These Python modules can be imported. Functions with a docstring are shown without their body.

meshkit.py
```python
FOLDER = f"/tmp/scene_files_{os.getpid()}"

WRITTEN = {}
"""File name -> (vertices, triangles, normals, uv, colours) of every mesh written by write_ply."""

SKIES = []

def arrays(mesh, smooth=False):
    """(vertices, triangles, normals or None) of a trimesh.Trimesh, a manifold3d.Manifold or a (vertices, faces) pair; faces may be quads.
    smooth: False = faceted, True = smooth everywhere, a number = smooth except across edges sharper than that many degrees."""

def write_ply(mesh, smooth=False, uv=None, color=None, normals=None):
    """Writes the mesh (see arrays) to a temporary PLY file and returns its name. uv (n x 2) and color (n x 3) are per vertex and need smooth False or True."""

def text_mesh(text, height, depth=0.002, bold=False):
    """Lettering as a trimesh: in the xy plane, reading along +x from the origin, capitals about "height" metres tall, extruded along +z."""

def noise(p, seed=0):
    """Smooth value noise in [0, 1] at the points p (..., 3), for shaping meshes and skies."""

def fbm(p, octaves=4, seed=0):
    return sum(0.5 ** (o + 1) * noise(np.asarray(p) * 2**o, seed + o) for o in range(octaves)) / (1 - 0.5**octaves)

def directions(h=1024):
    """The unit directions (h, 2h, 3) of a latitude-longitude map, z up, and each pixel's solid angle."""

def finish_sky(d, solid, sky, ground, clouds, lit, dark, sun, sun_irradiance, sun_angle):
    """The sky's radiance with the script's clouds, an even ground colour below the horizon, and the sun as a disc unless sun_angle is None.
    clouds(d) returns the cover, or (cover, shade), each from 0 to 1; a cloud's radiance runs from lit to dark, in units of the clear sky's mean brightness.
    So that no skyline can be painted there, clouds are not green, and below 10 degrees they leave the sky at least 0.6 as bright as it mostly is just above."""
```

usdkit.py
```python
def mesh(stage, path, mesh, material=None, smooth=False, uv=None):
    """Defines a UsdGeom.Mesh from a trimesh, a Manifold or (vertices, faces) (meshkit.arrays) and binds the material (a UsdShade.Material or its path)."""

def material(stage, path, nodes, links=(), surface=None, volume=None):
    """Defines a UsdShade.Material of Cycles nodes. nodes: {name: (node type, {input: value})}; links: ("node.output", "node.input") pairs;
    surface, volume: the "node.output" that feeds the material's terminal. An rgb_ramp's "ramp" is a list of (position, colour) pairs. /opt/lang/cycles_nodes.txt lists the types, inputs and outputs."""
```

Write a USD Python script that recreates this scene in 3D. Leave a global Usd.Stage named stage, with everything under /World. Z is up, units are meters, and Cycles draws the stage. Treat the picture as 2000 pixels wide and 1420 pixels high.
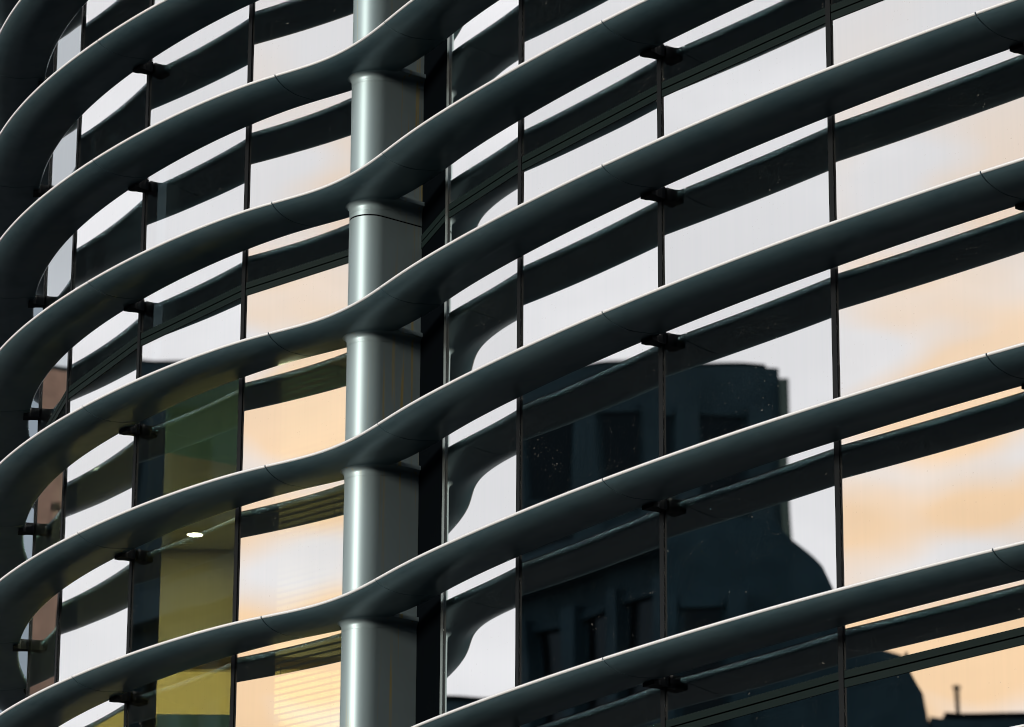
import math, random
import numpy as np, trimesh, usdkit, meshkit
from scipy.interpolate import PchipInterpolator
from pxr import Usd, UsdGeom, UsdLux, UsdShade, Gf, Sdf

random.seed(7)
rng = np.random.default_rng(7)
stage = Usd.Stage.CreateInMemory()
UsdGeom.SetStageUpAxis(stage, UsdGeom.Tokens.z)
UsdGeom.SetStageMetersPerUnit(stage, 1.0)
world = UsdGeom.Xform.Define(stage, '/World')
stage.SetDefaultPrim(world.GetPrim())
UsdGeom.Scope.Define(stage, '/World/Looks')

# ------------------------------------------------------------------ camera
EYE = 1.6
PITCH, ROLL, FPX = 18.504, 0.337, 8140.9          # degrees, degrees, focal length in pixels of a 2000 wide picture
cam = UsdGeom.Camera.Define(stage, '/World/camera')
cam.CreateHorizontalApertureAttr(36.0)
cam.CreateVerticalApertureAttr(36.0 * 727 / 1024)
cam.CreateFocalLengthAttr(36.0 * FPX / 2000)
cam.CreateClippingRangeAttr(Gf.Vec2f(0.1, 5000))
cam.CreateExposureAttr(0.7)
mtx = Gf.Matrix4d().SetRotate(Gf.Rotation(Gf.Vec3d(0, 0, 1), ROLL))
mtx *= Gf.Matrix4d().SetRotate(Gf.Rotation(Gf.Vec3d(1, 0, 0), 90 + PITCH))
mtx *= Gf.Matrix4d().SetTranslate(Gf.Vec3d(0, 0, EYE))
cam.AddTransformOp().Set(mtx)

# ------------------------------------------------------------------ sky and sun: pale evening overcast with a warm glow low in the west (-x)
SUN_AZ, SUN_EL = math.radians(226), math.radians(9)      # azimuth counted from +x towards +y
sd = np.array([math.cos(SUN_AZ) * math.cos(SUN_EL), math.sin(SUN_AZ) * math.cos(SUN_EL), math.sin(SUN_EL)])
SKY = 0.10
sky_mat = usdkit.material(stage, '/World/Looks/sky', {
    'sky': ('sky_texture', {'sky_type': 'single_scattering', 'sun_disc': False, 'sun_elevation': SUN_EL,
                            'sun_rotation': math.atan2(sd[0], sd[1]), 'air_density': 1.0, 'aerosol_density': 1.5}),
    'tc': ('texture_coordinate', {}),
    'map': ('mapping', {'scale': (1, 1, 2.2)}),
    'n1': ('noise_texture', {'scale': 7.0, 'detail': 5.0, 'roughness': 0.55, 'distortion': 0.3}),
    'r1': ('rgb_ramp', {'ramp': [(0.0, (0.72, 0.72, 0.72)), (0.45, (0.8, 0.8, 0.8)), (0.75, (1, 1, 1))]}),
    'n2': ('noise_texture', {'scale': 22.0, 'detail': 1.5, 'roughness': 0.4, 'distortion': 0.2}),
    'r2': ('rgb_ramp', {'ramp': [(0.36, (0.06, 0.06, 0.06)), (0.56, (1, 1, 1))]}),
    # how near a direction is to the sunset
    'nrm': ('normal', {'direction': tuple(np.array([-0.98, -0.07, 0.19]) / np.linalg.norm([-0.98, -0.07, 0.19]))}),
    'glow': ('map_range', {'range_type': 'smoothstep', 'from_min': 0.970, 'from_max': 0.998, 'to_min': 0.0, 'to_max': 1.0, 'clamp': True}),
    'warmf': ('math', {'math_type': 'multiply'}),
    'wide0': ('map_range', {'from_min': -0.4, 'from_max': 1.0, 'to_min': 0.0, 'to_max': 1.0, 'clamp': True}),
    'wide': ('rgb_ramp', {'ramp': [(0.0, (0.06, 0.095, 0.12)), (0.3, (0.15, 0.20, 0.235)), (0.5, (0.45, 0.50, 0.53)), (0.72, (1, 1, 1))]}),
    'cloud': ('mix', {'mix_type': 'mix', 'color1': (7.35, 7.15, 7.4), 'color2': (8.7, 5.9, 3.6)}),
    'c2': ('mix', {'mix_type': 'multiply', 'fac': 1.0}),
    'c3': ('mix', {'mix_type': 'multiply', 'fac': 1.0}),
    'all': ('mix', {'mix_type': 'mix', 'fac': 0.95}),
    'bg': ('background_shader', {'strength': SKY}),
}, [('tc.generated', 'map.vector'), ('map.vector', 'n1.vector'), ('map.vector', 'n2.vector'), ('n1.fac', 'r1.fac'), ('n2.fac', 'r2.fac'),
    ('tc.generated', 'nrm.normal'), ('nrm.dot', 'glow.value'), ('nrm.dot', 'wide0.value'), ('wide0.result', 'wide.fac'),
    ('glow.result', 'warmf.value1'), ('r2.color', 'warmf.value2'), ('warmf.value', 'cloud.fac'),
    ('cloud.color', 'c2.color1'), ('r1.color', 'c2.color2'), ('c2.color', 'c3.color1'), ('wide.color', 'c3.color2'),
    ('sky.color', 'all.color1'), ('c3.color', 'all.color2'), ('all.color', 'bg.color')], surface='bg.background')
dome = UsdLux.DomeLight.Define(stage, '/World/sky')
dome.GetPrim().SetCustomDataByKey('kind', 'structure')
UsdShade.MaterialBindingAPI.Apply(dome.GetPrim()).Bind(sky_mat)
sun = UsdLux.DistantLight.Define(stage, '/World/sun')
sun.CreateIntensityAttr(0.5)
sun.CreateAngleAttr(12.0)
sun.CreateNormalizeAttr(True)
sun.CreateColorAttr(Gf.Vec3f(1.0, 0.92, 0.80))
zax = sd
xax = np.cross([0, 0, 1], zax); xax /= np.linalg.norm(xax)
yax = np.cross(zax, xax)
sun.AddTransformOp().Set(Gf.Matrix4d(*xax, 0, *yax, 0, *zax, 0, 0, 0, 0, 1))

# ------------------------------------------------------------------ helpers
used = {}
def numbered(path):
    n = used.get(path, -1) + 1
    used[path] = n
    return path if n == 0 else f'{path}_{n:03d}'
def P(parent):
    return '/World' if parent is None else str(parent.GetPath())
def tag(o, label=None, cat=None, group=None, kind=None):
    o = o.GetPrim() if hasattr(o, 'GetPrim') else o
    for k, v in (('label', label), ('category', cat), ('group', group), ('kind', kind)):
        if v: o.SetCustomDataByKey(k, v)
    return o
def empty(name, parent=None, loc=None):
    x = UsdGeom.Xform.Define(stage, numbered(P(parent) + '/' + name))
    if loc is not None: x.AddTranslateOp().Set(Gf.Vec3d(*map(float, loc)))
    return x.GetPrim()
def obj(name, mesh, mat, parent=None, smooth=False, label=None):
    o = usdkit.mesh(stage, numbered(P(parent) + '/' + name), mesh, '/World/Looks/' + mat, smooth=smooth).GetPrim()
    if label: o.SetCustomDataByKey('label', label)
    return o
def mat(name, nodes, links=(), surface='p.BSDF'):
    return usdkit.material(stage, '/World/Looks/' + name, nodes, links, surface=surface)
class MB:
    """collects faces of one mesh"""
    def __init__(s): s.v, s.f, s.n = [], [], 0
    def add(s, v, f):
        s.v.append(np.asarray(v, float)); s.f.append(np.asarray(f, int) + s.n); s.n += len(v); return s
    def box(s, a, b):            # axis-aligned
        m = trimesh.creation.box(extents=np.subtract(b, a)); m.apply_translation(np.add(a, b) / 2); return s.add(m.vertices, m.faces)
    def bar(s, p, q, inward, lo, hi, z0, z1, ends=(0, 0)):
        """upright slab along p->q (2-D), from lo to hi along inward, z0..z1"""
        p, q, n = np.asarray(p, float), np.asarray(q, float), np.asarray(inward, float)
        t = (q - p) / np.linalg.norm(q - p); p = p - t * ends[0]; q = q + t * ends[1]
        c = [p + n * lo, q + n * lo, q + n * hi, p + n * hi]
        return s.prism(c, z0, z1)
    def prism(s, c, z0, z1):
        c = np.asarray(c, float)
        area = 0.5 * np.sum(c[:, 0] * np.roll(c[:, 1], -1) - np.roll(c[:, 0], -1) * c[:, 1])
        if area < 0: c = c[::-1]
        k = len(c)
        if k == 4:
            top = np.array([[0, 1, 2], [0, 2, 3]])
        else:
            from shapely.geometry import Polygon
            vv, top = trimesh.creation.triangulate_polygon(Polygon(c), engine='earcut')
            if len(vv) != k: c = vv; k = len(c)
        v = np.vstack([np.c_[c, np.full(k, z0)], np.c_[c, np.full(k, z1)]])
        f = [(a, b, cc) for a, b, cc in (top + k)] + [(a, cc, b) for a, b, cc in top]
        for i in range(k):
            j = (i + 1) % k
            f += [(i, j, j + k), (i, j + k, i + k)]
        return s.add(v, f)
    def get(s):
        return np.vstack(s.v), np.vstack(s.f)
def sweep(rings, caps=True):
    """rings: (n, k, 3) closed sections -> closed mesh"""
    n, k, _ = rings.shape
    v = rings.reshape(-1, 3)
    i, j = np.meshgrid(np.arange(n - 1), np.arange(k), indexing='ij')
    a = i * k + j; b = i * k + (j + 1) % k; c = a + k; d = b + k
    f = np.vstack([np.stack([a, b, d], -1).reshape(-1, 3), np.stack([a, d, c], -1).reshape(-1, 3)])
    if caps:
        m0, m1 = rings[0].mean(0), rings[-1].mean(0)
        v = np.vstack([v, m0, m1]); q = np.arange(k)
        f = np.vstack([f, np.c_[(q + 1) % k, q, np.full(k, n * k)], np.c_[(n - 1) * k + q, (n - 1) * k + (q + 1) % k, np.full(k, n * k + 1)]])
    m = trimesh.Trimesh(v, f, process=False)
    if m.volume < 0: f = f[:, ::-1]
    return v, f

# ------------------------------------------------------------------ materials
mat('fin_paint', {
    'tc': ('geometry', {}), 'm': ('mapping', {'scale': (0.7, 0.7, 5)}),
    'n': ('noise_texture', {'scale': 3.0, 'detail': 5.0, 'roughness': 0.6}),
    'r': ('rgb_ramp', {'ramp': [(0.25, (0.062, 0.122, 0.150)), (0.5, (0.086, 0.150, 0.178)), (0.75, (0.106, 0.168, 0.190))]}),
    'rr': ('map_range', {'from_min': 0.3, 'from_max': 0.7, 'to_min': 0.30, 'to_max': 0.37}),
    'p': ('principled_bsdf', {'metallic': 0.35, 'specular_ior_level': 0.6})},
    [('tc.position', 'm.vector'), ('m.vector', 'n.vector'), ('n.fac', 'r.fac'), ('n.fac', 'rr.value'), ('r.color', 'p.base_color'), ('rr.result', 'p.roughness')])
mat('trim_metal', {'p': ('principled_bsdf', {'base_color': (0.78, 0.80, 0.82), 'metallic': 0.2, 'roughness': 0.25})})
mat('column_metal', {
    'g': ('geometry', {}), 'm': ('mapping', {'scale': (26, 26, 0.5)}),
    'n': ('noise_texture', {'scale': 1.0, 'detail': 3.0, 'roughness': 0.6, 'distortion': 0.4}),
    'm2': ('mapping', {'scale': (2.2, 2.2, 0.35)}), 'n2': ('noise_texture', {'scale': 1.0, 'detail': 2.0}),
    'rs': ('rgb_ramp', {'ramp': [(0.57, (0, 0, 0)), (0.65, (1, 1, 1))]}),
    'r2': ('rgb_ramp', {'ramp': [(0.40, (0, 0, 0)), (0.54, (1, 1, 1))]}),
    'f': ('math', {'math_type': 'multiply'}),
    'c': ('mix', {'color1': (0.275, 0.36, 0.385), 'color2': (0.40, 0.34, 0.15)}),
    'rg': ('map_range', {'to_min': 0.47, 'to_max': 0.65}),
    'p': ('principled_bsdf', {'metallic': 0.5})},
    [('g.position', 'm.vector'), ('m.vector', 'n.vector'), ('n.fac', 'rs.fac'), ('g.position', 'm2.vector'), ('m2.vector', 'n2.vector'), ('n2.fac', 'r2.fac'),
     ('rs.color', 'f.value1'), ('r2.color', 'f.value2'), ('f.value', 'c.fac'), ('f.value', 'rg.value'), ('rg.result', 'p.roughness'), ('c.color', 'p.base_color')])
mat('black_gap', {'p': ('principled_bsdf', {'base_color': (0.008, 0.008, 0.010), 'roughness': 1.0, 'specular_ior_level': 0.0})})
mat('panel_black', {'p': ('principled_bsdf', {'base_color': (0.002, 0.003, 0.004), 'roughness': 0.9, 'specular_ior_level': 0.0})})
mat('frame_dark', {'p': ('principled_bsdf', {'base_color': (0.008, 0.010, 0.012), 'roughness': 0.6, 'specular_ior_level': 0.15})})
mat('frame_green', {'p': ('principled_bsdf', {'base_color': (0.006, 0.013, 0.013), 'roughness': 0.6, 'specular_ior_level': 0.12})})
mat('mullion_silver', {'p': ('principled_bsdf', {'base_color': (0.38, 0.40, 0.39), 'roughness': 0.25, 'metallic': 0.9})})
mat('glass', {
    'g': ('geometry', {}), 'm': ('mapping', {'scale': (40, 40, 0.6)}),
    'n': ('noise_texture', {'scale': 1.0, 'detail': 3.0, 'roughness': 0.6}),
    'rt': ('rgb_ramp', {'ramp': [(0.3, (0.95, 0.98, 0.97)), (0.7, (0.98, 1.0, 0.99))]}),
    'm3': ('mapping', {'scale': (1, 1, 1)}), 'n3': ('noise_texture', {'scale': 0.9, 'detail': 1.0}),
    'b': ('bump', {'strength': 0.07, 'distance': 0.02}),
    'fr': ('fresnel', {'IOR': 2.6}),
    'k': ('map_range', {'from_min': 0.0, 'from_max': 1.0, 'to_min': 0.76, 'to_max': 1.0, 'clamp': True}),
    't': ('mix', {'color1': (0.45, 0.55, 0.52), 'color2': (1, 1, 1)}), 'tr': ('transparent_bsdf', {}),
    'ib': ('math', {'math_type': 'subtract', 'value1': 1.0}), 'kf': ('math', {'math_type': 'multiply'}),
    'gl': ('toon_bsdf', {'component': 'glossy', 'size': 0.0006, 'smooth': 0.0}),
    'mx': ('mix_closure', {}), 'ns': ('noise_texture', {'scale': 75.0, 'detail': 1.0}), 'nl': ('noise_texture', {'scale': 2.5, 'detail': 2.0}),
    'rs': ('rgb_ramp', {'ramp': [(0.735, (0, 0, 0)), (0.775, (1, 1, 1))]}), 'rl': ('rgb_ramp', {'ramp': [(0.45, (0, 0, 0)), (0.6, (0.6, 0.6, 0.6))]}),
    'sf': ('math', {'math_type': 'multiply'}), 'dd': ('diffuse_bsdf', {'color': (0.5, 0.48, 0.44)}), 'mo': ('mix_closure', {})},
    [('g.position', 'ns.vector'), ('g.position', 'nl.vector'), ('ns.fac', 'rs.fac'), ('nl.fac', 'rl.fac'), ('rs.color', 'sf.value1'), ('rl.color', 'sf.value2'),
     ('sf.value', 'mo.fac'), ('mx.closure', 'mo.closure1'), ('dd.BSDF', 'mo.closure2'), ('g.position', 'm.vector'), ('m.vector', 'n.vector'), ('n.fac', 'rt.fac'), ('rt.color', 'gl.color'), ('g.position', 'm3.vector'), ('m3.vector', 'n3.vector'),
     ('n3.fac', 'b.height'), ('b.normal', 'gl.normal'), ('fr.fac', 'k.value'), ('g.backfacing', 'ib.value2'), ('ib.value', 'kf.value1'), ('k.result', 'kf.value2'), ('kf.value', 'mx.fac'), ('g.backfacing', 't.fac'), ('t.color', 'tr.color'), ('tr.BSDF', 'mx.closure1'), ('gl.BSDF', 'mx.closure2')], surface='mo.closure')
def plain(name, c, rough=0.7, noise=0.25, scale=6.0, **kw):
    c = np.array(c)
    mat(name, {'g': ('geometry', {}), 'n': ('noise_texture', {'scale': scale, 'detail': 4.0}),
               'r': ('rgb_ramp', {'ramp': [(0.3, tuple(c * (1 - noise))), (0.7, tuple(c * (1 + noise)))]}),
               'p': ('principled_bsdf', {'roughness': rough, **kw})},
        [('g.position', 'n.vector'), ('n.fac', 'r.fac'), ('r.color', 'p.base_color')])
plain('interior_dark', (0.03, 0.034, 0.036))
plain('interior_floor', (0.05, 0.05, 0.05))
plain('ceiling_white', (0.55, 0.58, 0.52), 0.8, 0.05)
plain('ceiling_green_light', (0.20, 0.46, 0.46), 0.8, 0.05)  # greenish daylight near the window put into the colour
plain('dim_wall_olive', (0.22, 0.19, 0.09), 0.8, 0.05)  # wall tone with the dimmer light near the ceiling put into the colour
plain('wall_yellow', (0.58, 0.45, 0.15), 0.8, 0.05)
plain('door_teal', (0.02, 0.05, 0.055), 0.3, 0.1)
plain('slat_grey', (0.20, 0.21, 0.20), 0.45, 0.1)
plain('stone_dark', (0.105, 0.160, 0.180), 0.95, 0.25, 0.8, specular_ior_level=0.15)
plain('stone_tower', (0.085, 0.130, 0.145), 0.8, 0.2, 0.5)
plain('tower_return', (0.34, 0.36, 0.28), 0.8, 0.1, 0.5)
plain('slate', (0.012, 0.018, 0.021), 0.95, 0.3, 2.0, specular_ior_level=0.1)
plain('brick_brown', (0.20, 0.125, 0.10), 0.85, 0.2, 2.0)
plain('window_black', (0.012, 0.014, 0.016), 0.15, 0.1)
plain('asphalt', (0.03, 0.03, 0.032), 0.9, 0.25, 12.0)
plain('paving', (0.08, 0.078, 0.076), 0.85, 0.2, 4.0)
plain('ground_mat', (0.035, 0.035, 0.035), 0.9, 0.2, 0.5)
plain('road_paint', (0.7, 0.7, 0.68), 0.7, 0.1)
mat('lamp_glow', {'e': ('emission', {'color': (1.0, 0.86, 0.55), 'strength': 40.0})}, surface='e.emission')
mat('lamp_rim', {'p': ('principled_bsdf', {'base_color': (0.75, 0.73, 0.66), 'roughness': 0.3})})

# ------------------------------------------------------------------ the plan: front edge of the fins, two bulging lobes with a valley between
SK = [-6, -3, 0.5, 3.6, 4.25, 4.85, 5.45, 6.2, 9, 13, 20]
HK = [-122, -92.83, -64.41, -44.93, -37.01, -54.09, -63.56, -59.45, -51.63, -42.08, -26]
SS = np.linspace(-6, 20, 2601)
_h = PchipInterpolator(SK, np.radians(HK))(SS)
_k = np.hanning(61); _k /= _k.sum()
HS = np.convolve(np.pad(_h, 30, mode='reflect', reflect_type='odd'), _k, 'valid')
CX = np.cumsum(np.cos(HS)) * 0.01; CY = np.cumsum(np.sin(HS)) * 0.01
_i = int(round(6 / 0.01)) - 0
CX += -4.091 - CX[_i]; CY += 31.658 - CY[_i]
def C(s): return np.stack([np.interp(s, SS, CX), np.interp(s, SS, CY)], -1)
def H(s): return np.interp(s, SS, HS)
def INW(s): h = H(s); return np.stack([-np.sin(h), np.cos(h)], -1)
def at(s, u): return C(s) + INW(s) * np.asarray(u)[..., None] if np.ndim(u) else C(s) + INW(s) * u

GLASS = 0.575
MS = [-5.6, -4.4, -3.2, -1.6, -0.04, 1.57, 3.145, 4.70, 4.75, 5.305, 6.415, 8.095, 9.775, 11.455, 13.1, 14.75, 16.4, 18.05, 19.7]      # mullions along the curve
MP = [at(s, GLASS) for s in MS]
MP[MS.index(4.75)] = at(4.72, 0.78)
I0 = MS.index(-0.04) - 1                         # index of mullion zero
FINZ = EYE + np.array([17.713, 16.713, 15.713, 14.713, 13.713, 12.714, 11.714, 10.715, 9.713, 8.715, 7.605, 6.45, 5.41, 4.35, 3.3, 2.2])
STOREY = EYE + np.array([-1.6, 1.8, 6.10, 10.40, 14.40, 18.40])                  # floor levels (transoms)

# ------------------------------------------------------------------ ground
def sheet(x0, x1, y0, y1, z):
    v = [(x0, y0, z), (x1, y0, z), (x1, y1, z), (x0, y1, z)]
    return np.array(v, float), np.array([(0, 1, 2), (0, 2, 3)])
tag(obj('ground', sheet(-1500, 1500, -1500, 1500, -0.004), 'ground_mat'), kind='structure')
# a street runs past the building, from behind the camera away to the left
sx = np.array([-0.62, 0.78]); sn = np.array([0.78, 0.62])
def strip(o, half, z, L0=-120, L1=160):
    o = np.array(o); c = [o + sx * L0 - sn * half, o + sx * L0 + sn * half, o + sx * L1 + sn * half, o + sx * L1 - sn * half]
    v = np.c_[np.array(c), np.full(4, z)]; return v, np.array([(0, 1, 2), (0, 2, 3)])
tag(obj('road', strip((-10, 14), 5.0, 0.0), 'asphalt'), kind='structure')
tag(obj('pavement', MB().bar(np.array([-10, 14]) + sx * -120, np.array([-10, 14]) + sx * 160, sn, 5.0, 9.5, -0.05, 0.12).get(), 'paving'), kind='structure')
tag(obj('pavement', MB().bar(np.array([-10, 14]) + sx * -120, np.array([-10, 14]) + sx * 160, sn, -12.0, -5.0, -0.05, 0.12).get(), 'paving'), kind='structure')
for o_, nm in ((-0.0, 'centre'),):
    mk = MB()
    for k in range(-18, 26):
        p = np.array([-10, 14]) + sx * (k * 6.0); q = p + sx * 3.0
        v = np.c_[np.array([p - sn * .06, p + sn * .06, q + sn * .06, q - sn * .06]), np.full(4, 0.004)]
        mk.add(v, [(0, 1, 2), (0, 2, 3)])
    tag(obj('road_marking', mk.get(), 'road_paint'), kind='structure')

# ------------------------------------------------------------------ the office building
bld = empty('office_building')
tag(bld, 'curved glass office building ringed by grey horizontal fins with a silver column', 'building')

# fins
FD = 0.49
def fin_section():
    pts = [(0.006, -0.004), (0.001, -0.008)]
    for q in np.linspace(0.0, 1.0, 20):              # rounded hull below: full nose in front, flatter towards the glass
        u = UD * (1 - math.cos(q * math.pi / 2)); pts.append((u, float(underside(u))))
    for u in np.linspace(UD + 0.03, FD - 0.016, 7): pts.append((u, float(underside(u))))
    pts += [(FD - 0.006, -0.050), (FD, -0.042), (FD, -0.022)]
    for u in np.linspace(FD - 0.02, 0.02, 8):
        x = (u - FD / 2) / (FD / 2); pts.append((u, -0.012 + 0.012 * (1 - abs(x) ** 2.2)))
    return np.array(pts)
UD = 0.24
def underside(u):
    u = np.clip(np.asarray(u, float), 0, FD); x = np.clip((UD - u) / UD, 0, 1); w = np.clip((u - UD) / (FD - UD), 0, 1)
    return -0.012 - 0.076 * (1 - x ** 2) ** 0.66 + 0.032 * (0.35 * w + 0.65 * w ** 1.6)
FS = fin_section()
def sweep_curve(s0, s1, sec, z, step=0.06):
    s = np.linspace(s0, s1, max(3, int((s1 - s0) / step)))
    c, n = C(s), INW(s)
    r = np.empty((len(s), len(sec), 3))
    r[..., :2] = c[:, None] + n[:, None] * sec[None, :, :1]
    r[..., 2] = z + sec[None, :, 1]
    return sweep(r)
TOPV = [(u, -0.012 + 0.012 * (1 - abs((u - FD / 2) / (FD / 2)) ** 2.2) + 0.003) for u in np.linspace(0.03, FD - 0.012, 8)]
ABSORBER = np.array(TOPV + [(u, v - 0.008) for u, v in TOPV[::-1]])  # section of the added black strip that absorbs bounced light
TR = np.array([(0.011 * math.cos(a) + 0.005, 0.011 * math.sin(a) - 0.011) for a in np.linspace(0, 2 * np.pi, 13)[:-1]])
SEAMS = [-5.5, -3.1, -1.45, 1.80, 4.10, 5.42, 8.22, 11.50, 14.75, 18.0]
G = 0.005
for i, z in enumerate(FINZ):
    fin = empty('fin', bld)
    for a, b in zip(SEAMS[:-1], SEAMS[1:]):
        obj('fin_segment', sweep_curve(a + G, b - G, FS, z), 'fin_paint', fin, smooth=40)
        obj('bounce_absorber', sweep_curve(a + G * 2, b - G * 2, ABSORBER, z, 0.12), 'black_gap', fin)  # unseen black strip added on each fin top to soak up bounced light
        obj('edge_trim', sweep_curve(a + G * 1.2, b - G * 1.2, TR, z), 'trim_metal', fin, smooth=60)

# brackets between fin and mullion
for z in FINZ:
    for s in (-3.2, -1.6, 1.60, 8.11, 11.45, 14.75):
        t = np.array([math.cos(H(s)), math.sin(H(s))]); n = INW(s); c = C(s)
        prof = [(FD - 0.05, 0.058), (FD - 0.012, 0.056), (FD + 0.002, 0.05), (FD + 0.012, 0.044), (GLASS - 0.03, 0.037), (GLASS - 0.006, 0.04)]
        out = [c + n * u + t * w for u, w in prof] + [c + n * u - t * w for u, w in prof[::-1]]
        obj('bracket', MB().prism(out, z - 0.090, z - 0.006).get(), 'frame_dark', bld)

# windows
CLEARS = {}
def facet(i):
    a, b = MP[i], MP[i + 1]
    t = (b - a) / np.linalg.norm(b - a); n = np.array([-t[1], t[0]])
    return a, b, t, n
for i in range(len(MP) - 1):
    a, b, t, n = facet(i)
    for k in range(len(STOREY) - 1):
        w = empty('window', bld)
        z0, z1 = STOREY[k] + 0.05, STOREY[k + 1] - 0.05
        obj('pane', MB().bar(a, b, n, 0.0, 0.014, z0, z1, (-0.02, -0.02)).get(), 'panel_black' if MS[i] in (4.70, 4.75) else 'glass', w)
        obj('head_frame', MB().bar(a, b, n, -0.006, 0.05, z1 - 0.002, z1 + 0.045, (-0.022, -0.022)).get(), 'frame_green', w)
        obj('sill_frame', MB().bar(a, b, n, -0.006, 0.05, z0 - 0.045, z0 + 0.002, (-0.022, -0.022)).get(), 'frame_green', w)
for i in range(1, len(MP) - 1):
    s = MS[i]
    if s in (4.70, 4.75): continue
    n = INW(s); t = np.array([math.cos(H(s)), math.sin(H(s))]); p = MP[i]
    silver = abs(s - 5.305) < 0.01
    w_ = 0.018 if silver else 0.021
    m = MB().prism([p - n * 0.012 - t * w_, p - n * 0.012 + t * w_, p + n * 0.10 + t * w_, p + n * 0.10 - t * w_], 0.0, STOREY[-1])
    obj('mullion', m.get(), 'mullion_silver' if silver else 'frame_dark', bld, label='silver mullion' if silver else None)

# column in the valley
S0 = 4.665
hN = math.radians(-52); to = np.array([math.sin(hN), -math.cos(hN)]); tr = np.array([math.cos(hN), math.sin(hN)])   # outward, rightward
CC = C(S0) + INW(S0) * 0.39
RN, LL = 0.15, 0.37
def column_outline(d=0.0, n=22):
    r = RN + d; pts = []
    for a in np.linspace(-np.pi / 2, np.pi / 2, n): pts.append(CC + to * (r * math.cos(a)) + tr * (r * math.sin(a)))
    for q in (0.04, 0.1, 0.25, 0.5, 0.75, 1.0): pts.append(CC - to * LL * q + tr * r)
    for q in (1.0, 0.75, 0.5, 0.25, 0.1, 0.04): pts.append(CC - to * LL * q - tr * r)
    return np.array(pts)
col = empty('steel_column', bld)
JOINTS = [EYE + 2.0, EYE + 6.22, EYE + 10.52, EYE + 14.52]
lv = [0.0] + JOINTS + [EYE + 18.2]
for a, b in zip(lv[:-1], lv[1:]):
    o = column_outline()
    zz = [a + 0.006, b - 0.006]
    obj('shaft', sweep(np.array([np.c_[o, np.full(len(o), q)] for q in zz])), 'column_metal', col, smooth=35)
for j in JOINTS:
    o = column_outline(-0.004)
    obj('joint', sweep(np.array([np.c_[o, np.full(len(o), q)] for q in (j - 0.02, j + 0.02)])), 'black_gap', col, smooth=35)
# nearest place on the curve for collar points
sg = np.linspace(3.6, 6.2, 521); cg, ng = C(sg), INW(sg)
def u_of(p):
    d = np.linalg.norm(cg[None] - p[:, None], axis=2); j = d.argmin(1)
    return ((p - cg[j]) * ng[j]).sum(1)
RF = 0.052
for z in FINZ:
    rings = []
    for w in np.r_[-0.03, np.linspace(0, 1, 8) ** 1.6 * RF, RF + 0.02]:
        d = RF - math.sqrt(max(0, RF ** 2 - (RF - min(max(w, 0), RF)) ** 2)) if w < RF else 0.0015
        d = max(d, 0.0015)
        o = column_outline(min(d, 0.05))
        rings.append(np.c_[o, z + underside(u_of(o)) + 0.004 - w])
    obj('collar', sweep(np.array(rings)), 'column_metal', col, smooth=50)

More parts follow.
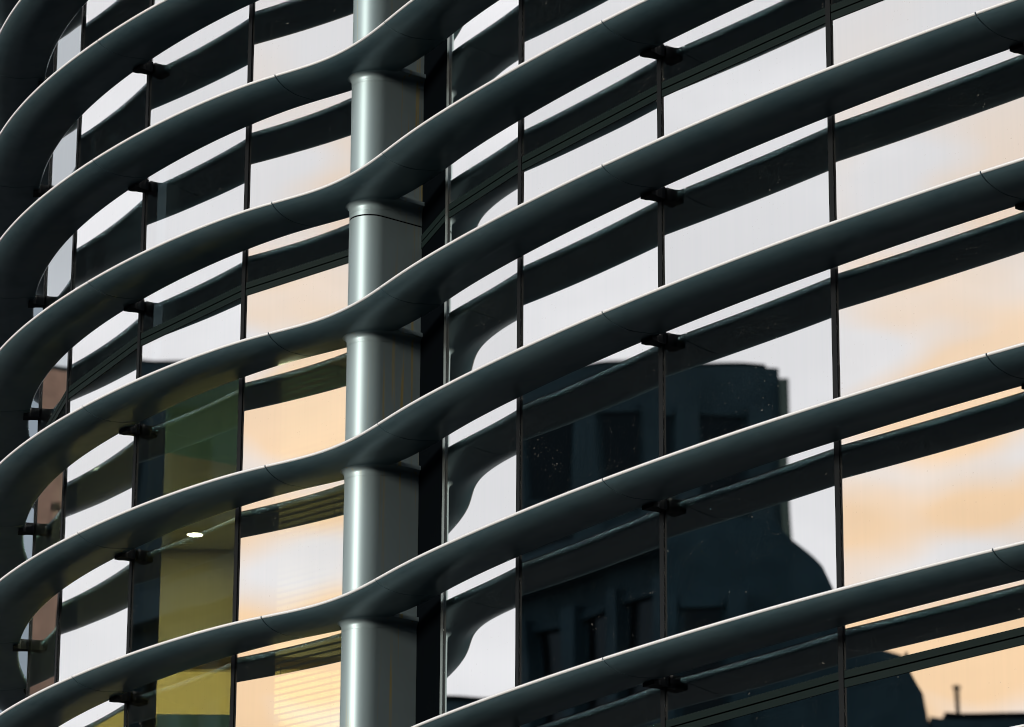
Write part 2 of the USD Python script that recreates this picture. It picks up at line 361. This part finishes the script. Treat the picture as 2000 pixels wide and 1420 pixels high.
# inside: floors, ceilings, core
GP = np.array([at(s, GLASS + 0.34) for s in np.linspace(-5.6, 19.6, 90)])
back = [GP[-1] + np.array([9.0, 9.0]), GP[0] + np.array([14.0, 8.0])]
from shapely.geometry import Polygon
foot = Polygon(np.vstack([GP, back])).buffer(0)
fc = np.array(foot.exterior.coords)[:-1]
for k in range(1, len(STOREY)):
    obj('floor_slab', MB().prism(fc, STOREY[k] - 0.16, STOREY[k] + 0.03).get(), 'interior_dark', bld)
for k in range(1, len(STOREY)):
    ci = np.array(foot.buffer(-0.25).exterior.coords)[:-1]
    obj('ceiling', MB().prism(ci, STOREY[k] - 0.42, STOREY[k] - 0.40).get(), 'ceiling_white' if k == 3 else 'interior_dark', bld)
core = foot.buffer(-6.5)
cc = np.array((core if core.geom_type == 'Polygon' else max(core.geoms, key=lambda g: g.area)).exterior.coords)[:-1]
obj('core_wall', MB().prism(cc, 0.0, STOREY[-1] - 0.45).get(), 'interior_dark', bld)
bw = MB()
bw.bar(back[0], back[1], (0.0, 1.0), 0, 0.3, 0.0, STOREY[-1] + 0.03)
bw.bar(GP[-1], back[0], (0.7, -0.7), 0, 0.3, 0.0, STOREY[-1] + 0.03)
bw.bar(back[1], GP[0], (-0.5, 0.87), 0, 0.3, 0.0, STOREY[-1] + 0.03)
obj('rear_wall', bw.get(), 'stone_dark', bld)
obj('roof', MB().prism(fc, STOREY[-1] + 0.05, STOREY[-1] + 0.5).get(), 'stone_dark', bld)

# the lit room behind the left lobe (storey 2): floor at 6.10, ceiling at 10.0 above the eye
zf, zc = STOREY[2] + 0.03, STOREY[3] - 0.42
def wall(name, p, q, z0, z1, m, th=0.1, parent=bld, label=None):
    p, q = np.array(p, float), np.array(q, float); t = (q - p) / np.linalg.norm(q - p)
    return obj(name, MB().bar(p, q, (-t[1], t[0]), 0, th, z0, z1).get(), m, parent, label=label)
wall('partition', (-3.75, 35.15), (1.2, 35.15), zf, zc - 0.003, 'wall_yellow', label='yellow room wall')
wall('partition', (1.2, 35.0), (-0.55, 28.75), zf, zc - 0.003, 'wall_yellow')
wall('interior_pier', (-2.86, 30.82), (-2.80, 30.73), zf, zc - 0.003, 'interior_dark', 0.14)
wall('interior_pier', (-1.98, 29.62), (-1.88, 29.48), zf, zc - 0.003, 'interior_dark', 0.2)
obj('green_lit_ceiling', MB().bar(at(0.2, 0.8), at(3.1, 0.8), INW(1.6), 0.0, 1.3, zc - 0.012, zc - 0.004).get(), 'ceiling_green_light', bld, label='ceiling strip coloured teal for green daylight through the glass')  # green light on the ceiling, painted as a teal strip
obj('dim_wall_band', MB().box((-3.70, 34.98, EYE + 9.02), (1.0, 35.146, zc - 0.004)).get(), 'dim_wall_olive', bld, label='upper band of the room wall, its dimness put into the olive colour')  # same wall higher up; its weaker lamplight is painted as darker olive
obj('door', MB().box((-3.05, 35.08, zf), (-2.0, 35.146, EYE + 8.53)).get(), 'door_teal', bld, label='dark teal door in the yellow wall')

# ------------------------------------------------------------------ downlights in that room
def downlight(x, y, label, power):
    d = empty('ceiling_downlight', None, (x, y, zc))
    tag(d, label, 'ceiling light', 'downlights in the lit room')
    k = 28; a = np.linspace(0, 2 * np.pi, k + 1)[:-1]
    def ring(r, z): return np.c_[r * np.cos(a), r * np.sin(a), np.full(k, z)]
    rm = np.array([ring(0.068, 0.0), ring(0.088, 0.0), ring(0.090, -0.006), ring(0.084, -0.010), ring(0.070, -0.008), ring(0.068, 0.0)])
    v, f = sweep(rm, caps=False)
    obj('rim', (v, f), 'lamp_rim', d, smooth=40)
    v = np.vstack([ring(0.067, -0.004), ring(0.067, -0.002)])
    obj('lens', sweep(np.array([ring(0.067, -0.002), ring(0.067, -0.005)])), 'lamp_glow', d)
    L = UsdLux.DiskLight.Define(stage, str(d.GetPath()) + '/lamp')
    L.CreateRadiusAttr(0.06); L.CreateIntensityAttr(power); L.CreateColorAttr(Gf.Vec3f(1.0, 0.84, 0.5))
    L.AddTranslateOp().Set(Gf.Vec3d(0, 0, -0.02))
    return d
downlight(-2.72, 34.5, 'round lit downlight in the ceiling behind the left bay', 150.0)
downlight(-1.75, 32.7, 'round lit downlight deep behind the venetian blind beside the column', 6500.0)
downlight(-3.25, 33.3, 'round lit downlight behind the half-lowered blind at the curved end', 6500.0)

# ------------------------------------------------------------------ venetian blinds
def blind(i, ztop, drop, tilt, label, lo=0.05, hi=0.05, pitch=0.048, inset=0.14):
    a, b, t, n = facet(i)
    a = a + t * lo + n * inset; b = b - t * hi + n * inset
    L = np.linalg.norm(b - a)
    B = empty('venetian_blind', None, (a[0], a[1], ztop))
    tag(B, label, 'blind', 'venetian blinds behind the panes')
    o = np.zeros(2)
    obj('headrail', MB().bar(o, t * L, n, -0.028, 0.028, -0.045, 0.0).get(), 'slat_grey', B)
    k = int(drop / pitch); ct, st = math.cos(tilt), math.sin(tilt)
    for j in range(k):
        z = -0.06 - j * pitch
        v = []
        for e in (0.0, L):
            for q, c in ((-0.025, 0.0), (0.0, 0.003), (0.025, 0.0)):
                for th in (0.0006, -0.0006):
                    p = t * e + n * (q * ct); v.append((p[0], p[1], z + q * st + c + th))
        v = np.array(v)
        f = [(0, 2, 8), (0, 8, 6), (2, 4, 10), (2, 10, 8), (1, 7, 9), (1, 9, 3), (3, 9, 11), (3, 11, 5), (0, 6, 7), (0, 7, 1), (4, 5, 11), (4, 11, 10)]
        obj('slat', (v, np.array(f)), 'slat_grey', B)
    cm = MB()
    for e in (0.12, L / 2, L - 0.12):
        p = t * e; cm.box((p[0] - .002, p[1] - .002, -0.06 - k * pitch), (p[0] + .002, p[1] + .002, -0.03))
    obj('cord', cm.get(), 'slat_grey', B)
b2 = STOREY[3] - 0.2
BL = [(2, b2, 1.0, -0.95, 'closed venetian blind in the leftmost curved bay'),
      (3, b2, 2.6, -0.9, 'half-lowered venetian blind left of the lit room'),
      (8, b2, 1.5, 0.7, 'short venetian blind in the narrow bay right of the column'),
      (9, b2, 1.5, 0.6, 'venetian blind in the wide bay second right of the column'),
      (10, b2, 1.5, 0.5, 'venetian blind in the bay where the mirrored tower ends'),
      (11, b2, 1.5, 0.6, 'venetian blind in the rightmost orange-glowing bay')]
base = MS.index(-1.6) - 2
for i, zt, dr, tl, lb in BL:
    blind(i + base, zt, dr, tl, lb)
blind(MS.index(3.145), b2, 3.4, 0.05, 'open venetian blind lit yellow from behind left of the column', lo=0.22)

# ------------------------------------------------------------------ the street opposite: only seen mirrored in the panes
def polar(o, az, L): return np.array(o) + L * np.array([math.cos(math.radians(az)), math.sin(math.radians(az))])
def block(name, label, p, q, depth, z1, wallmat, parapet=0.6, roofmat='slate', cat='building'):
    p, q = np.array(p), np.array(q); t = (q - p) / np.linalg.norm(q - p); n = np.array([-t[1], t[0]])
    if n @ (p - np.array([0.5, 26])) < 0: n = -n                           # away from our building
    B = empty(name); tag(B, label, cat)
    obj('wall', MB().bar(p, q, n, 0, depth, 0, z1).get(), wallmat, B)
    obj('roof', MB().bar(p, q, n, 0.4, depth - 0.4, z1 + 0.004, z1 + 0.25, (-0.4, -0.4)).get(), roofmat, B)
    return B, p, q, t, n
def windows(B, p, t, n, L, pitch, w, rows, x0=1.0, pil=None, surround='stone_dark'):
    """each window recessed-looking dark opening with surround and a proud pilaster between"""
    k = int((L - x0) / pitch)
    for (z0, z1) in rows:
        for j in range(k):
            c = p + t * (x0 + j * pitch + pitch / 2)
            a, b = c - t * w / 2, c + t * w / 2
            wn = empty('window', B)
            obj('pane', MB().bar(a, b, n, -0.02, 0.02, z0, z1).get(), 'window_black', wn)
            f = MB(); f.bar(a, b, n, -0.16, 0.0, z1, z1 + 0.18, (0.12, 0.12)); f.bar(a, b, n, -0.2, 0.0, z0 - 0.15, z0, (0.12, 0.12))
            obj('sill', f.get(), surround, wn)
    if pil:
        for j in range(k + 1):
            c = p + t * (x0 + j * pitch)
            obj('pilaster', MB().bar(c - t * pil / 2, c + t * pil / 2, n, -0.35, 0, rows[0][0] - 0.6, rows[-1][1] + 0.3).get(), surround, B)

O = (0.5, 26.0); O6 = (0.4, 26.3); O7 = (1.7, 24.5); O8 = (2.4, 23.6)
# stone palace with a cornice
_a, _b = polar(O6, 158.1, 70.5), polar(O6, 160.1, 67.4)
pA, qA = _a - (_b - _a) * 3.6, _b + (_b - _a) * 2.4
B, p, q, t, n = block('stone_building', 'dark stone building with cornice, pilasters and tall windows mirrored in the lower right panes', pA, qA, 3, 28.6, 'stone_dark')
LA = np.linalg.norm(q - p)
windows(B, p, t, n, LA, 1.7, 1.0, [(3.2, 6.6), (8.6, 11.8), (13.8, 17.0), (21.0, 27.1)], 0.5, 0.45)
for zz, pr, hh in ((28.0, 0.7, 0.8), (18.6, 0.5, 0.6), (12.7, 0.4, 0.5)):
    obj('cornice', MB().bar(p, q, n, -pr, 0.0, zz, zz + hh, (0.2, 0.2)).get(), 'stone_dark', B)
# tower behind it
pT, qT = polar(O6, 153.5, 107), polar(O7, 170.33, 108)
B, p, q, t, n = block('tower_block', 'tall dark tower block rising behind the stone building in the mirror image', pT, qT, 22, 45.7, 'stone_tower')
LT = np.linalg.norm(q - p)
windows(B, p, t, n, LT, 2.4, 1.2, [(28.5, 31.5), (32.7, 35.7), (36.9, 39.9), (41.0, 44.0)], 0.8, 0.9, 'stone_tower')
obj('corner_return', MB().bar(q + t * 0.004, q + t * 0.32, n, -0.1, 0.3, 0, 45.3).get(), 'tower_return', B, label='pale olive corner strip')
# roofs to the left of it: hipped slate roof sloping down, then a flat parapet
pS, qS = polar(O7, 165.0, 70), polar(O8, 180.6, 70)
B, p, q, t, n = block('slate_roof_house', 'lower stone house with a sloping slate roof beside the tower in the mirror image', pS, qS, 12, 22.0, 'stone_dark')
tg = lambda v, L=70: 1.6 + 6.2 + v * L
LS = np.linalg.norm(q - p)
zr = [tg(0.305), tg(0.305), tg(0.287), tg(0.222), tg(0.222), tg(0.266), tg(0.2575), tg(0.243)]
xs = [0.0, 6.3, 7.4, 9.6, 16.4, 17.2, LS - 0.55, LS]
mb = MB()
for lo_, hi_ in zip(range(7), range(1, 8)):
    a, b = p + t * xs[lo_], p + t * xs[hi_]
    v = []
    for off in (0.0, 12.0):
        for e, zt in ((a, zr[lo_]), (b, zr[hi_])):
            e = e + n * off; v += [(e[0], e[1], 22.30), (e[0], e[1], zt)]
    f = [(0, 2, 3), (0, 3, 1), (4, 5, 7), (4, 7, 6), (1, 3, 7), (1, 7, 5), (0, 1, 5), (0, 5, 4), (2, 6, 7), (2, 7, 3), (0, 4, 6), (0, 6, 2)]
    mb.add(v, f)
obj('gable_wall', mb.get(), 'stone_dark', B)
windows(B, p + t * 0.2, t, n, 6.0, 1.7, 0.9, [(23.4, 27.0)], 0.2, 0.4)
windows(B, p, t, n, np.linalg.norm(q - p), 2.2, 1.1, [(4, 7), (9, 12), (14, 17.4)], 0.6)
pF, qF = polar(O8, 180.65, 70), polar(O8, 200, 78)
B, p, q, t, n = block('parapet_house', 'low flat-topped house with a straight parapet in the mirror image at bottom right', pF, qF, 12, tg(0.236), 'stone_dark')
windows(B, p, t, n, np.linalg.norm(q - p), 2.4, 1.2, [(4, 7), (9, 12), (14, 17.4)], 0.6)
for az, hh, lb in ((180.25, 0.257, 'thin dark flagpole on the slate roof, the taller of two in the mirror image'), (181.15, 0.2455, 'short dark mast on the parapet, the lower of two in the mirror image')):
    c = polar((2.4, 23.6), az, 72); F_ = empty('roof_mast', None, (c[0], c[1], tg(0.232))); tag(F_, lb, 'mast', 'thin masts on the mirrored roofs')
    top = tg(hh, 72) - tg(0.232)
    m = trimesh.creation.cylinder(0.05, top, sections=10); m.apply_translation((0, 0, top / 2)); obj('pole', m, 'frame_dark', F_, smooth=40)
    m = trimesh.creation.icosphere(1, 0.075); m.apply_translation((0, 0, top + 0.05)); obj('finial', m, 'frame_dark', F_, smooth=40)
pD, qD = polar((0, 27), 141, 60), polar((0, 27), 149.5, 60)
B, p, q, t, n = block('low_house', 'low dark house with a level roof mirrored in the narrow pane beside the column', pD, qD, 10, 1.6 + 5.6 + 0.263 * 60, 'stone_dark')
windows(B, p, t, n, np.linalg.norm(q - p), 2.2, 1.1, [(4, 7), (9, 12), (14, 17.4)], 0.3)
pB, qB = polar((-3.8, 33), 104, 55), polar((-3.8, 33), 124, 60)
B, p, q, t, n = block('brick_house', 'warm brown brick house mirrored in the leftmost curved panes', pB, qB, 10, 1.6 + 10 + 0.345 * 57, 'brick_brown')
windows(B, p, t, n, np.linalg.norm(q - p), 3.2, 1.3, [(5, 8), (10, 13), (15, 18), (20, 23), (25, 28)], 0.5, None, 'brick_brown')

B, p, q, t, n = block('added_street_block', 'dark street block added unseen behind the viewpoint to darken the column', (-22, -14), (34, -22), 14, 31.0, 'stone_dark')  # unseen, added so the column reflects something dark
windows(B, p, t, n, np.linalg.norm(q - p), 4.2, 1.6, [(4, 7), (9, 12), (14, 17), (19, 22), (24, 27)], 1.0)

B, p, q, t, n = block('added_street_terrace', 'dark terrace added unseen across the road, out of the frame to the left, to cut low sky light', (-27, 12), (-13, -8), 12, 9.0, 'stone_dark')  # out of view, added to block low sky light on the fins
windows(B, p, t, n, np.linalg.norm(q - p), 4.0, 1.5, [(2.5, 4.2), (5.6, 7.6)], 0.6)
